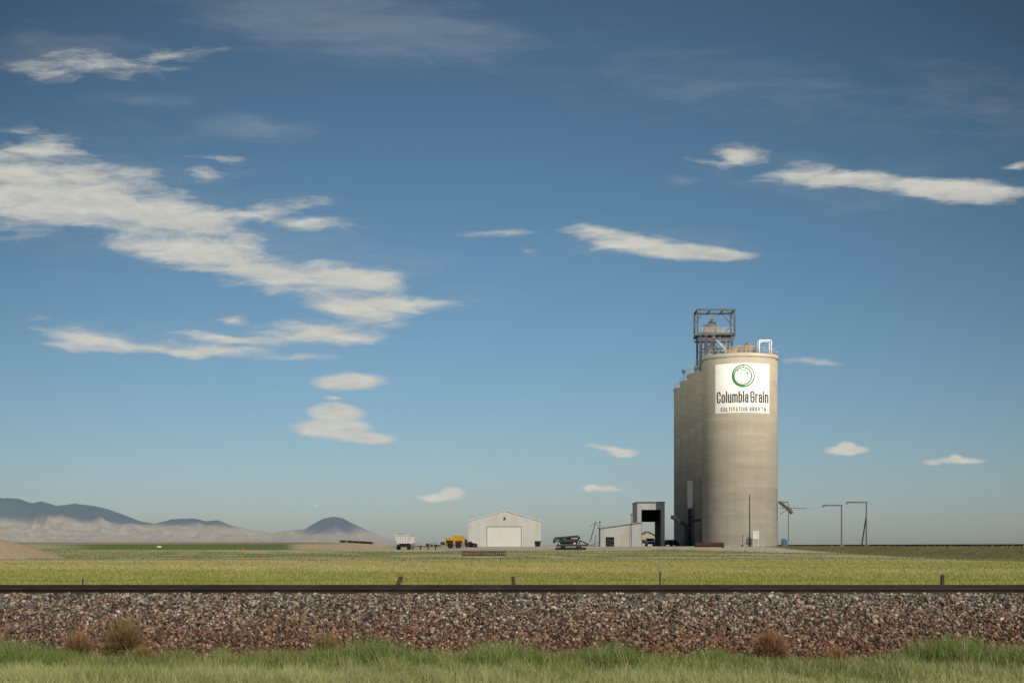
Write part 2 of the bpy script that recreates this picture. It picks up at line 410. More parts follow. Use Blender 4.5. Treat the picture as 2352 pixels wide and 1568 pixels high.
mb.box(L(x0,0,0)[0],L(x1,0,0)[0],L(0,y0,0)[1],L(0,y1,0)[1],zp+.19-GZ,zp+.27-GZ)
obj('upper_cage',mb,'steel',hf)
for y in(283.0,288.0):
    mb=MB()
    for x,w in((37.5,.38),(38.4,.22),(43.8,.34)):
        zb=TOP-1.5 if x<38 else TOP
        mb.beam(L(x,y,zb),L(x,y,zp-.2),w)
    mb.beam(L(38.4,y,TOP+.3),L(43.8,y,zp-.4),.17); mb.beam(L(43.8,y,TOP+.3),L(38.4,y,zp-.4),.17)
    mb.beam(L(37.5,y,TOP+2.9),L(43.8,y,TOP+2.9),.2)
    obj('support_legs',mb,'steel',hf)
for y in(y0,y1):
    mb=MB()
    for z in(zp+.75,zp+1.35): mb.beam(L(x0,y,z),L(x1,y,z),.06)
    for i in range(8): mb.beam(L(x0+i*1.04,y,zp+.3),L(x0+i*1.04,y,zp+1.35),.05)
    obj('platform_railing',mb,'rail_paint',hf)
mb=MB()
pr=[]
for i in range(13):
    a=math.pi*i/12; pr.append((40.0-CX+1.45*math.cos(a), 45.0-GZ+1.0*math.sin(a)))
pr=[(40.0-CX-1.45,44.0-GZ),(40.0-CX+1.45,44.0-GZ)]+pr
mb.prism(pr,285-CY,287-CY)
mb.beam(L(41.2,286,44.9),L(43.1,286,43.9),.8)
mb.box(L(38.7,0,0)[0],L(39.3,0,0)[0],285.4-CY,286.4-CY,TOP-GZ,44.1-GZ); mb.box(L(40.2,0,0)[0],L(40.8,0,0)[0],285.4-CY,286.4-CY,TOP-GZ,44.1-GZ)
obj('elevator_head',mb,'mastgrey',hf)
mb=MB().cyl(L(39.9,283.9,46.5),L(39.9,284.9,46.5),.3).box(L(39.2,0,0)[0],L(40.8,0,0)[0],284.1-CY,284.9-CY,46.0-GZ,46.15-GZ).beam(L(39.3,284.5,44),L(39.3,284.5,46.1),.12).beam(L(40.7,284.5,44),L(40.7,284.5,46.1),.12)
obj('drive_platform',mb,'steel',hf)
obj('drive_motor',MB().cyl(L(40.3,284,46.9),L(40.3,284.8,46.9),.2),'red',hf)
obj('drive_motor',MB().cyl(L(38.4,284,45.5),L(38.4,284.8,45.5),.2),'red',hf)
for a,b_,r in (((40.2,284,43.2),(42.9,282,39.6),.33),((40.2,284,43.2),(38.8,283.6,39.0),.22),((41.5,284,43.2),(45.4,279,38.6),.2)):
    mb=MB().cyl(L(*a),L(*b_),r).cyl(L(*b_),L(b_[0],b_[1]-.6,b_[2]-1.1),r*1.08); obj('grain_spout',mb,'galv' if r>.3 else 'mastgrey',hf)
# roof equipment
for q in ((-1.0,.6,-3,-1.2,1.7),(.9,2.2,-2.6,-.8,2.3),(2.3,3.0,-3,-1.5,1.2),(-2.9,-1.6,-4,-2.6,1.0)):
    mb=MB().box(*q[:4],H_+.05,H_+q[4]).box(q[0]-.06,q[1]+.06,q[2]-.06,q[3]+.06,H_+q[4]+.003,H_+q[4]+.1).cyl((q[0]+.4,q[2]+.5,H_+q[4]),(q[0]+.4,q[2]+.5,H_+q[4]+.45),.16)
    obj('dust_filter_box',mb,'mastgrey',ge)
obj('conveyor_guard',MB().box(-1.5,-1.25,-4.2,-3.9,H_+.05,H_+1.4).beam((-3.6,-4,H_+.6),(-1.3,-4,H_+.6),.12),'yellow',ge)
obj('conveyor_guard',MB().box(.66,.84,-3.1,-2.8,H_+.05,H_+1.8).box(.64,.86,-3.12,-2.78,H_+1.8,H_+1.9),'yellow',ge)
mb=MB()
for x in(3.3,5.6):
    for y in(-2.6,-.6): mb.beam((x,y,H_),(x,y,H_+3.0),.11)
    mb.beam((x,-2.6,H_+3),(x,-.6,H_+3),.11)
for y in(-2.6,-.6): mb.beam((3.3,y,H_+3),(5.6,y,H_+3),.13)
mb.beam((3.3,-2.6,H_+2.2),(4.0,-2.6,H_+3),.08)
obj('hoist_frame',mb,'white',ge)
for k in range(1,5):
    mb=MB(); c=(-5.2+.2*k,k*13.7-2.4)
    mb.cyl((*c,H_),(*c,H_+1.2),.22); mb.cyl((*c,H_+1.2),(*c,H_+1.6),.4,.1)
    mb.box(c[0]+.2,c[0]+1.1,c[1],c[1]+.8,H_,H_+1.3)
    obj('roof_vent',mb,'steel',ge)
obj('lamp',MB().cyl((-4.9,49,H_),(-4.9,49,H_+3.2),.09).box(-5.3,-4.5,48.7,49.3,H_+2.9,H_+3.7),'steel',ge)
# side casing and spouts on shaded flank
mb=MB().box(35.0-CX,35.95-CX,282.6-CY,283.8-CY,hz(1166,283)-GZ,hz(1103,283)-GZ)
obj('leg_casing',mb,'white',ge)
mb=MB().box(35.1-CX,35.7-CX,282.8-CY,283.6-CY,0,hz(1168,283)-GZ)
mb.cyl(L(35.3,281,hz(1214,281)),L(32.2,281,hz(1190,281)),.3).cyl(L(32.4,281,hz(1190,281)),L(31.4,281,hz(1186,281)),.5,.35).cyl(L(35.4,282.6,6.5),L(36.9,279.6,6.5),.25)
mb.box(34.2-CX,34.9-CX,281-CY,282.4-CY,0,4.3).beam(L(35.9,282,1.4),L(35.9,282,9.5),.12).beam(L(34.9,282,7.2),L(36.2,282,7.2),.2)
obj('side_spout',mb,'steel',ge)
mb=MB().cyl(L(51.0,271,hz(1152,270)),L(52.5,269.4,hz(1170,270)),.3).cyl(L(52.4,269.4,hz(1168,270)),L(52.9,269,hz(1178,270)),.42,.34).beam(L(50.6,272,hz(1153,270)),L(52.3,270,hz(1152,270)),.14).beam(L(52.3,270,hz(1152,270)),L(52.5,269.6,hz(1166,270)),.1)
obj('loading_spout',mb,'spoutbrown',ge)
mb=MB().cyl(L(52.3,269,1.3),L(52.3,269,hz(1170,270)),.08).beam(L(50.8,270,hz(1166,270)),L(55.6,268,hz(1168,270)),.13).beam(L(50.9,270,hz(1180,270)),L(52.4,269.4,hz(1168,270)),.12)
obj('spout_bracket',mb,'mastgrey',ge)
obj('door',MB().box(-.6,.7,-R-.12,-R+.5,0,2.3),'galv',ge)
mb=MB().box(.9,2.1,-9.4,-8.9,1.4,2.9)
for x in(1.0,2.0): mb.beam((x,-9.15,-.2),(x,-9.15,1.4),.1)
obj('control_panel',mb,'white',ge)
obj('landing',MB().box(-.8,.8,-9.2,-7.2,-.2,.35),'galv',ge)
mb=MB()
for x in(-.8,0,.8): mb.beam((x,-9.2,.35),(x,-9.2,1.5),.07)
for z in(.95,1.5): mb.beam((-.8,-9.2,z),(.8,-9.2,z),.07)
obj('handrail',mb,'rail_paint',ge)
# sign wrapped on the wall
cdir=Vector((-CX,-CY,0)).normalized(); rdir=Vector((-cdir.y,cdir.x,0))
if rdir.x<0: rdir=-rdir
def wrap(s,z,off):
    RR=R+off; s2=max(-RR*.98,min(RR*.98,s)); p=rdir*s2+cdir*math.sqrt(RR*RR-s2*s2); return (p.x,p.y,z-GZ)
s0,s1=-4.57,5.49; z0,z1=26.45,35.72
sm=MB(); N=40
vs=[];fs=[]
for i in range(N+1):
    s=s0+(s1-s0)*i/N
    for z,o_ in((z0,.03),(z1,.03),(z1,-.03),(z0,-.03)): vs.append(wrap(s,z,o_))
for i in range(N):
    for j in range(4): fs.append((i*4+j,(i+1)*4+j,(i+1)*4+(j+1)%4,i*4+(j+1)%4))
sm.add(vs,fs)
sign=obj('wall_sign',sm,'signw',ge,label='large white wall sign with green ring emblem')
def s_of(u): return (u-1700.5)/85.5*R
def z_of(v): return hz(v,268)
KS=R/85.5
def annulus(cu,cv,ro,ri,dx,dy,off,a0=0,a1=360,n=72):
    m=MB(); c0=s_of(cu); zc=z_of(cv); vs=[];fs=[]; a0=math.radians(a0);a1=math.radians(a1); full=abs(a1-a0)>6.28
    for i in range(n+1):
        a=a0+(a1-a0)*i/n; t=1 if full else min(1,4*min(i/n,1-i/n)); rr=ro-(ro-ri)*t
        vs.append(wrap(c0+KS*ro*math.cos(a),zc+KS*ro*math.sin(a),off))
        vs.append(wrap(c0+KS*(dx+rr*math.cos(a)),zc+KS*(dy+rr*math.sin(a)),off))
    for i in range(n): fs.append((2*i,2*i+2,2*i+3,2*i+1))
    return m.add(vs,fs)
mb=annulus(1708,864.5,25.6,22.6,.5,.4,.055)
for a in ((1707,865,20.8,18.2,.0,.0,.06,45,430),(1708,864.5,23.0,21.0,0,0,.07,150,300),(1707.5,864.5,17.4,16.4,0,0,.065,170,330)):
    b2=annulus(*a); mb.add(b2.v,b2.f)
def leaf(u,v,ang,l,w):
    pts=[]; ca,sa=math.cos(ang),math.sin(ang)
    for t,ww in((0,0),(.3,.8),(.6,1),(.85,.6),(1,0),(.85,-.6),(.6,-1),(.3,-.8)):
        x=l*t; y=w*.5*ww; pts.append(wrap(s_of(u)+KS*(x*ca-y*sa),z_of(v)+KS*(x*sa+y*ca),.075))
    mb.add(pts,[tuple(range(8))])
for u,v,a,l,w in ((1694,855,50,6,2.6),(1699,851,15,6,2.8),(1704,850,-5,6,3),(1710,851,-15,6,3),(1715,854,-60,9,4)):
    leaf(u,v,math.radians(a),l,w)
obj('logo',mb,'green',sign)
# hand drawn condensed sans glyphs as stroked paths (cap height 1)
def arc(cx,cy,rx,ry,a0,a1,n=6): return [(cx+rx*math.cos(math.radians(a0+(a1-a0)*i/n)),cy+ry*math.sin(math.radians(a0+(a1-a0)*i/n))) for i in range(n+1)]
def rr(x0,x1,y0,y1,r): return arc(x1-r,y1-r,r,r,0,90)+arc(x0+r,y1-r,r,r,90,180)+arc(x0+r,y0+r,r,r,180,270)+arc(x1-r,y0+r,r,r,270,360)+[(x1,y1-r)]
X_=.72
G={}
def cshape(w): return [(w,.70)]+arc(w-.17,.83,.17,.17,0,90)+arc(.17,.83,.17,.17,90,180)+arc(.17,.17,.17,.17,180,270)+arc(w-.17,.17,.17,.17,270,360)+[(w,.30)]
G['C']=(.38,[cshape(.38)]); G['G']=(.40,[cshape(.40),[(.21,.48),(.40,.48),(.40,.15)]])
G['o']=(.33,[rr(0,.33,0,X_,.155)])
G['l']=(0,[[(0,0),(0,1.0)]]); G['i']=(0,[[(0,0),(0,X_)],[(0,.88),(0,1.0)]])
G['u']=(.32,[[(0,X_)]+arc(.15,.15,.15,.15,180,270)+arc(.17,.15,.15,.15,270,360),[(.32,X_),(.32,0)]])
G['n']=(.32,[[(0,0),(0,X_)],[(0,X_-.16)]+arc(.15,X_-.15,.15,.15,180,90)+arc(.17,X_-.15,.15,.15,90,0)+[(.32,0)]])
G['m']=(.60,[[(0,0),(0,X_)],[(0,X_-.16)]+arc(.13,X_-.13,.13,.13,180,90)+arc(.17,X_-.13,.13,.13,90,0)+[(.30,0)],[(.30,X_-.16)]+arc(.43,X_-.13,.13,.13,180,90)+arc(.47,X_-.13,.13,.13,90,0)+[(.60,0)]])
G['b']=(.33,[[(0,0),(0,1.0)],rr(0,.33,0,X_,.155)])
G['a']=(.31,[[(.02,.56)]+arc(.155,X_-.13,.14,.13,170,90)+arc(.18,X_-.13,.13,.13,90,0)+[(.31,0)],[(.31,.42),(.15,.42)]+arc(.13,.29,.13,.13,90,180)+arc(.13,.13,.13,.13,180,270)+arc(.17,.16,.14,.16,270,360)])
G['r']=(.19,[[(0,0),(0,X_)],[(0,X_-.18)]+arc(.17,X_-.17,.17,.17,180,95)+[(.2,X_)]])
G['U']=(.38,[[(0,1)]+arc(.17,.17,.17,.17,180,270)+arc(.21,.17,.17,.17,270,360)+[(.38,1)]])
G['L']=(.30,[[(0,1),(0,0),(.30,0)]]); G['T']=(.36,[[(0,1),(.36,1)],[(.18,0),(.18,1)]]); G['I']=(0,[[(0,0),(0,1)]])
G['V']=(.40,[[(0,1),(.2,0),(.4,1)]]); G['A']=(.40,[[(0,0),(.2,1),(.4,0)],[(.07,.3),(.33,.3)]]); G['N']=(.38,[[(0,0),(0,1),(.38,0),(.38,1)]])
G['R']=(.36,[[(0,0),(0,1),(.2,1)]+arc(.2,.76,.16,.24,90,-90)+[(0,.52)],[(.18,.52),(.37,0)]]); G['O']=(.38,[rr(0,.38,0,1,.17)])
G['W']=(.56,[[(0,1),(.14,0),(.28,.9),(.42,0),(.56,1)]]); G['H']=(.38,[[(0,0),(0,1)],[(.38,0),(.38,1)],[(0,.5),(.38,.5)]])
def lettering(txt,u0,u1,vb,vt,sw,gap,space,off):
    x=0; strokes=[]
    for ch in txt:
        if ch==' ': x+=space; continue
        w,ps=G[ch]
        for p in ps: strokes.append([(x+a,b) for a,b in p])
        x+=w+gap
    tw=x-gap; m=MB(); S0,S1=s_of(u0),s_of(u1); Z0,Z1=z_of(vb),z_of(vt); kx=(S1-S0-sw)/tw; kz=(Z1-Z0-sw)
    for q,st in enumerate(strokes):
        P=[Vector((S0+sw/2+a*kx,Z0+sw/2+b*kz)) for a,b in st]; P=[p for i,p in enumerate(P) if i==0 or (p-P[i-1]).length>1e-4]
        closed=(P[0]-P[-1]).length<1e-3; vs=[]
        n=len(P)
        for i,p in enumerate(P):
            a=P[i-1] if i>0 else (P[-2] if closed else None); b=P[i+1] if i<n-1 else (P[1] if closed else None)
            d1=(p-a).normalized() if a is not None else None; d2=(b-p).normalized() if b is not None else None
            if d1 is None: d1=d2; p=p-d2*sw/2
            elif d2 is None: d2=d1; p=p+d1*sw/2
            t=(d1+d2); t=t.normalized() if t.length>.05 else d1; nn=Vector((-t.y,t.x)); c=max(.35,nn.dot(Vector((-d1.y,d1.x))))
            h=nn*(sw/2/c); vs+= [wrap(*(p+h),off+.0015*(q%3)),wrap(*(p-h),off+.0015*(q%3))]
        m.add(vs,[(2*i,2*i+1,2*i+3,2*i+2) for i in range(n-1)])
    return m
obj('lettering',lettering('Columbia Grain',1649,1764,925.5,899,.25,.285,.16,.055),'ink',sign)
obj('lettering',lettering('CULTIVATING GROWTH',1658,1758,945.5,935.5,.125,.45,.4,.055),'ink',sign)

# ------------------------------------------------------------ metal shed
sx,sy=-1.44,285.0; sz=gz(0,285)
sh_=empty('metal_shed',(sx,sy,sz),label='pale ribbed metal shed with large white overhead door',category='shed')
W=7.28; he=hz(1197,285)-sz; hp=hz(1173,285)-sz
dx0,dx1,dz=-4.97-sx,1.83-sx,hz(1209,285)-sz
mb=MB(); D=22
mb.prism([(-W,-.3),(dx0,-.3),(dx0,dz),(dx1,dz),(dx1,-.3),(W,-.3),(W,he),(0,hp),(-W,he)],0,.2)
mb.box(-W,-W+.2,.2,D-.2,-.3,he-.05).box(W-.2,W,.2,D-.2,-.3,he-.05)
mb.prism([(-W,-.3),(W,-.3),(W,he),(0,hp),(-W,he)],D-.2,D)
obj('wall',mb,'siding',sh_)
mb=MB()
sl=(hp-he)/W
for s in(-1,1):
    p=[(0,hp+.02),(0,hp+.14),(s*(W+.25),he-sl*.25+.14),(s*(W+.25),he-sl*.25+.02)]
    mb.prism(p if s<0 else p[::-1],-.15,D+.12)
obj('roof',mb,'white',sh_)
mb=MB().box(dx0+.02,dx1-.02,.07,.12,-.1,dz-.02)
obj('door',mb,'doorp',sh_)
mb=MB().box(dx0-.12,dx0-.005,-.03,.0-.002,-.1,dz+.12).box(dx1+.005,dx1+.12,-.03,-.002,-.1,dz+.12).box(dx0-.005,dx1+.005,-.03,-.002,dz+.005,dz+.12)
obj('door_frame',mb,'trim',sh_)
mb=MB().box(-.14,.14,-.3,-.01,hp-1.6,hp-1.2).cyl((0,-.4,hp-1.6),(0,-.3,hp-1.5),.15)
obj('lamp',mb,'steel',sh_)
mb=MB().prism([(-.5,0),(.5,0),(.62,1.0),(-.62,1.0)],-.5,.5).box(-.68,.68,-.55,.55,1.0,1.1)
obj('waste_bin',mb,'black',None,(bx(1235,282),282,gz(5,282)),label='black wheeled waste container beside the shed corner',category='waste bin')

# ------------------------------------------------------------ receiving bay
ry=290.; rz=1.33; DP=11.6
ra=empty('drive_through_bay',(0,ry,rz),label='tall grey metal drive-through unloading bay with open passage',category='building')
A,B=25.55,31.15; a,b_=26.45,30.27; ht=hz(1154,290)-rz; ho=hz(1170,290)-rz; hb=hz(1198,301)-rz
mb=MB().prism([(A,-.3),(a,-.3),(a,ho),(b_,ho),(b_,-.3),(B,-.3),(B,ht),(A,ht)],0,.25)
mb.prism([(A,-.3),(a,-.3),(a,hb),(b_,hb),(b_,-.3),(B,-.3),(B,ht),(A,ht)],DP-.25,DP)
mb.box(A,A+.2,.25,DP-.25,-.3,ht).box(B-.2,B,.25,DP-.25,-.3,ht)
obj('wall',mb,'siding2',ra)
mb=MB().box(a-.15,a,.26,DP-.26,-.3,ho+.2).box(b_,b_+.15,.26,DP-.26,-.3,ho+.2).box(a,b_,.26,DP-.26,ho+.0,ho+.15).box(a,b_,DP-.5,DP-.26,hb+.02,ho)
obj('inner_lining',mb,'dark',ra)
obj('roof',MB().box(A-.12,B+.12,-.2,DP+.2,ht,ht+.22),'trimd',ra)
for p,q in((a-.1,a-.003),(b_+.003,b_+.1)): obj('trim',MB().box(p,q,-.04,-.003,-.2,ho+.1),'trimd',ra)
# lean-to office
la=empty('scale_office',(0,285,rz),label='low grey ribbed metal office with sloping roof and beige door',category='building')
A2,B2=17.7,25.9; h1=hz(1213,285)-rz; h2=hz(1200,285)-rz
mb=MB().prism([(A2,-.3),(18.75,-.3),(18.75,1.9),(20.5,1.9),(20.5,-.3),(21.8,-.3),(21.8,2.4),(23.0,2.4),(23.0,-.3),(B2,-.3),(B2,h2),(A2,h1)],0,.15)
mb.box(A2,A2+.15,.15,4.9,-.3,h1-.02).box(B2-.15,B2,.15,4.9,-.3,h2-.2)
obj('wall',mb,'siding2',la)
obj('roof',MB().prism([(A2-.3,h1-.0),(B2+.2,h2+.06),(B2+.2,h2+.24),(A2-.3,h1+.18)],-.3,4.95),'trim',la)
obj('door',MB().box(21.83,22.97,.03,.1,-.1,2.38),'beige',la)
obj('garage_opening',MB().box(18.77,20.48,.4,.5,-.2,1.9),'dark',la)
obj('window',MB().box(18.9,19.5,.2,.25,.9,1.7),'glass',la)
obj('lamp_mast',MB().cyl((23.9,-.6,-.3),(23.9,-.6,h2+1.6),.05).box(23.7,24.1,-.75,-.45,h2+1.5,h2+1.75),'steel',la)
# office behind seen through bay
hd=430; hx=bx(1487,hd)
ho_=empty('gabled_office',(hx,hd,gz(hx,hd)),label='small beige gabled office building with two windows',category='house')
mb=MB().prism([(-3.2,-.3),(3.6,-.3),(3.6,2.9),(.2,4.6),(-3.2,2.9)],0,8); obj('wall',mb,'beige',ho_)
mb=MB().prism([(-3.6,2.75),(.2,4.63),(4.,2.75),(4.,2.95),(.2,4.85),(-3.6,2.95)],-.4,8.4); obj('roof',mb,'trimd',ho_)
for x in(-1.6,1.2): obj('window',MB().box(x,x+1,-.05,-.003,1.1,2.2),'glass',ho_)
# vehicles
def wheels(p,xs_,ys_,r,w,m='black'):
    for x in xs_:
        for y in ys_:
            obj('wheel',MB().wheel((x,y,r),r,w),m,p)
def pickup(loc,rot,paint,label,cat='pickup truck',car=False):
    e=empty('pickup_truck' if not car else 'parked_car',loc,rot,label=label,category=cat)
    if car: pr=[(-2.2,.35),(2.2,.35),(2.25,.8),(1.3,.98),(.6,1.45),(-1.1,1.47),(-1.9,1.0),(-2.25,.9)]
    else: pr=[(-2.8,.5),(2.7,.5),(2.75,1.05),(1.5,1.2),(.8,1.85),(-.7,1.85),(-.85,1.2),(-2.8,1.2)]
    mb=MB(); mb.prism(pr,-.92,.92)
    me=mb.mesh('body')
    co=[(v.co.y,v.co.x,v.co.z) for v in me.vertices]
    me.flip_normals()
    for v,c in zip(me.vertices,co): v.co=c
    obj('body',me,paint,e)
    if not car:
        w=MB().add([(-.75,1.44,1.27),(.75,1.44,1.27),(.68,.9,1.77),(-.68,.9,1.77)],[(0,1,2,3)]); obj('windscreen',w,'glass',e)
        obj('side_window',MB().box(-.93,.93,-.6,.85,1.3,1.72),'glass',e)
        obj('grille',MB().box(-.6,.6,2.73,2.78,.65,1.0),'dark',e)
    else:
        obj('side_window',MB().box(-.93,.93,-1.1,.6,1.02,1.38),'glass',e)
    for s in(-1,1): obj('headlight',MB().box(s*.75-.13,s*.75+.13,2.2 if car else 2.71,2.28 if car else 2.79,.72,.9),'white',e)
    wheels(e,(-.85,.85),(-1.6,1.65),.38,.25)
pickup((bx(1493,325),325,1.34),math.pi,'white','white pickup truck parked beyond the drive-through bay')
pickup((bx(1542,312),312,1.34),math.pi+.3,'dark','dark parked car between the bay and the silos','car',True)
e=empty('loading_winch',(bx(1802,266),266,1.4),label='blue rail car winch beside the silo base',category='winch')
obj('housing',MB().prism([(-.5,0),(.5,0),(.5,1),(0,1.4),(-.4,1.4),(-.5,1)],-.5,.5),'blue',e)
obj('drum',MB().wheel((.7,0,.5),.4,.4),'galv',e)
obj('steel_pole',MB().cyl((0,0,-.4),(0,0,hz(1136,256)-1.3),.11,.08,8).box(-.25,.25,-.2,.2,-.1,.3),'black',None,(bx(1722,256),256,1.3),label='slender black steel pole standing before the silo',category='pole')
# load-out cable masts
def mast(u,d,vt,ul,brace,lab):
    x=bx(u,d); zb=gz(x,d); e=empty('cable_mast',(x,d,zb),label=lab,category='mast',group='masts along the siding track')
    h=hz(vt,d)-zb; l=bx(u,d)-bx(ul,d)
    obj('post',MB().cyl((0,0,-.2),(0,0,h),.12,.1,8).box(-.35,.35,-.35,.35,-.1,.25),'mastgrey',e)
    mb=MB().beam((-l,0,h),(.15,0,h),.2,.24).beam((-l,0,h+.02),(-l,0,h-.3),.22)
    obj('arm',mb,'mastgrey',e)
    if brace: obj('brace',MB().beam((-.75,0,-.1),(-.03,0,h*.66),.18),'steel',e)
mast(1933,230,1160,1891,False,'slim galvanised mast with a sideways arm')
mast(1990,216,1153,1945,True,'slim galvanised mast with sideways arm and inclined brace')
mb=MB(); P0=Vector((55.6,268,hz(1168,268))); P1=Vector((bx(1891,230),230,hz(1160,230)))
prev=None
for i in range(13):
    t=i/12; p=P0.lerp(P1,t); p.z-=.35*4*t*(1-t)
    if prev: mb.cyl(prev,p,.012,n=4,caps=False)
    prev=p
obj('safety_cable',mb,'steel',None,label='thin sagging steel cable between masts',category='cable')
sd=empty('siding_track',(0,0,0),label='siding track along the top of the grassy bank',category='railway track')
for x in(54.4,55.84): 
    obj('rail',MB().prism(rail_profile(),95,330),'railsteel',sd,(x,0,1.52))
obj('sleepers',(lambda m:[m.box(53.8,56.4,y,y+.24,1.36,1.515) for y in np.arange(96,329,.75)] and m)(MB()),'tie',sd,kind='stuff')

# ------------------------------------------------------------ yard equipment
def place(u,d): x=bx(u,d); return (x,d,gz(x,d))
e=empty('grain_trailer',place(924,270),-.12,label='off-white ribbed grain trailer with hopper bottom',category='trailer')
mb=MB(); w0,w1=1.05,1.45
mb.add([(-w0,0,1.15),(w0,0,1.15),(w0,5.5,1.15),(-w0,5.5,1.15),(-w1,-.35,2.75),(w1,-.35,2.75),(w1,5.8,2.75),(-w1,5.8,2.75)],[(0,3,2,1),(4,5,6,7),(0,1,5,4),(1,2,6,5),(2,3,7,6),(3,0,4,7)])
for i in range(6):
    x=-1.0+i*.4; mb.beam((x,-.06,1.2),(x*1.35,-.42,2.78),.07)
for i in range(8):
    y=.3+i*.7
    for s in(-1,1): mb.beam((s*1.1,y,1.2),(s*1.5,y,2.75),.07)
mb.box(-1.52,1.52,-.45,5.9,2.7,2.85)
obj('hopper_box',mb,'white',e)
obj('tarp',MB().cyl((-.9,-.4,2.9),(-.9,5.8,2.9),.14),'galv',e)
obj('frame',MB().box(-.9,-.75,-.2,6.8,.75,.95).box(.75,.9,-.2,6.8,.75,.95).box(-1.0,1.0,-.25,-.05,.6,.85).box(-.7,.7,.5,4.5,.95,1.15).prism([(-.5,.5),(.5,.5),(.9,1.15),(-.9,1.15)],1.5,3.2),'dark',e)
wheels(e,(-1.0,1.0),(.9,2.1),.48,.4)
for i,(u,lab) in enumerate(((957,'low flat trailer loaded with pale crates'),(992,'low flat implement trailer with scrap parts'))):
    e=empty('flat_trailer',place(u,268+i*2),.05,label=lab,category='trailer',group='low trailers lined up in the yard')
    obj('deck',MB().box(-1.3,1.3,-1,1,.55,.68).beam((1.3,0,.6),(1.9,0,.45),.1),'rust',e)
    wheels(e,(-.7,.7),(-.9,.9),.33,.2)
    obj('load',MB().box(-1.1,-.5,-.6,.5,.69,1.15).box(-.3,.2,-.6,.3,.69,1.0).cyl((.4,-.5,.85),(1.1,-.5,.85),.16).beam((-1.2,-.8,1.0),(.9,-.8,1.3),.08),('galv','steel')[i],e)
e=empty('yellow_seed_cart',place(1044,266),0,label='boxy yellow farm cart with black tyres among dark equipment',category='farm machine')
obj('hopper',MB().prism([(-1.75,.85),(1.9,.85),(1.9,2.1),(1.75,2.25),(-.35,2.25),(-.45,2.0),(-1.75,2.0)],-1.1,1.1),'yellow',e)
obj('lid',MB().box(-.2,1.65,-1.0,1.0,2.26,2.34),'yellow',e)
obj('side_locker',MB().box(-1.5,-.2,-1.2,-1.103,.95,1.5).box(.2,1.5,-1.2,-1.103,.95,1.4),'dark',e)
obj('frame',MB().box(-2.4,2.2,-.9,-.75,.6,.78).box(-2.4,2.2,.75,.9,.6,.78).beam((-2.4,0,.7),(-3.4,0,.5),.14).box(-2.6,-1.8,-1,.6,.8,1.2),'dark',e)
obj('fan',MB().wheel((2.2,-.6,1.15),.42,.4).box(1.96,2.3,-.3,.8,.8,1.7),'dark',e)
for x,r in((-.8,.52),(.7,.52)):
    for y in(-1.2,1.2): obj('wheel',MB().cyl((x,y-.18,r),(x,y+.18,r),r,n=20),'black',e); 
e=empty('tyre_stack',place(1086,266),0,label='black tractor tyres and drum piled beside the cart',category='tyres')
obj('tyre',MB().cyl((-.5,0,.55),(-.5,.4,.55),.55,n=20),'black',e)
obj('tyre',MB().cyl((.3,-.2,0),(.3,-.2,.4),.6,n=20).cyl((.3,-.2,.4),(.35,-.2,.75),.5,n=20),'black',e)
obj('drum',MB().cyl((-1.1,.2,0),(-1.1,.2,.95),.3,n=14),'steel',e)
# folded seeder
e=empty('folded_seeder',place(1313,246),0,label='dark grey folded seeding implement with loading auger',category='farm machine')
mb=MB()
for y in(-1,1):
    mb.beam((-2.6,y,.75),(2.9,y,.85),.2,.26); mb.beam((-2.6,y,1.55),(1.6,y,1.6),.16)
    for x in np.arange(-2.4,1.7,.6): mb.beam((x,y,.75),(x+.25,y,1.6),.11)
    mb.beam((1.4,y,1.6),(2.95,y,.95),.18)
    mb.beam((-2.9,y,1.3),(-2.2,y,2.15),.14)
for x in(-2.4,-1,.3,1.6,2.6): mb.beam((x,-1,.8),(x,1,.8),.14)
obj('tool_frame',mb,'implement',e)
obj('auger',MB().cyl((-2.95,-.6,2.0),(1.1,-.6,2.35),.2,n=12).cyl((-2.95,-.6,2.0),(-3.1,-.6,1.2),.2,n=10).cyl((1.1,-.6,2.35),(1.35,-.6,1.9),.22,n=10),'steel',e)
obj('seed_tank',MB().prism([(-1.9,.95),(.9,.95),(1.3,1.9),(-2.2,1.9)],-.5,.8).cyl((-.5,.1,1.9),(-.5,.1,2.1),.4),'implement',e)
mb=MB()
for x in np.arange(-2.5,2.7,.35):
    mb.beam((x,-1.05,.75),(x-.12,-1.15,.3),.06); mb.cyl((x-.14,-1.16,.22),(x-.14,-1.12,.22),.22,n=12)
obj('openers',mb,'dark',e)
obj('marker_panel',MB().box(-.4,.1,-1.2,-1.1,.9,1.1),'red',e)
obj('marker_panel',MB().box(1.0,1.35,-1.2,-1.1,.55,.75),'red',e)
obj('marker_plate',MB().box(.3,.6,-1.2,-1.1,1.0,1.25),'white',e)
for x in(-1.5,1.2): 
    for y in(-.7,.7): obj('wheel',MB().cyl((x,y-.15,.42),(x,y+.15,.42),.42,n=18),'black',e)
e=empty('portable_auger',place(1366,282),0,label='thin portable auger leaning beside the office',category='auger')
obj('tube',MB().beam((-.9,0,1.0),(.2,0,4.9),.16).beam((.2,0,4.9),(1.0,0,3.3),.09).beam((-1.1,0,3.9),(.1,0,4.7),.07),'steel',e)
obj('stand',MB().beam((1.0,-.3,-.1),(1.0,-.3,4.9),.12).beam((-.2,-.3,0),(.3,-.1,2.4),.1).beam((-.9,-.4,.2),(1.0,-.3,.9),.1).box(.85,1.15,-.45,-.15,4.7,5.0),'steel',e)
e=empty('cattle_guard',place(1112,177),0,label='rusty slatted steel grate lying in rough grass',category='steel grate')
mb=MB()
for i in range(23):
    x=-2.65+i*.24; mb.beam((x,-.2,0),(x,.1,.55),.15)
obj('slats',mb,'rust',e); 
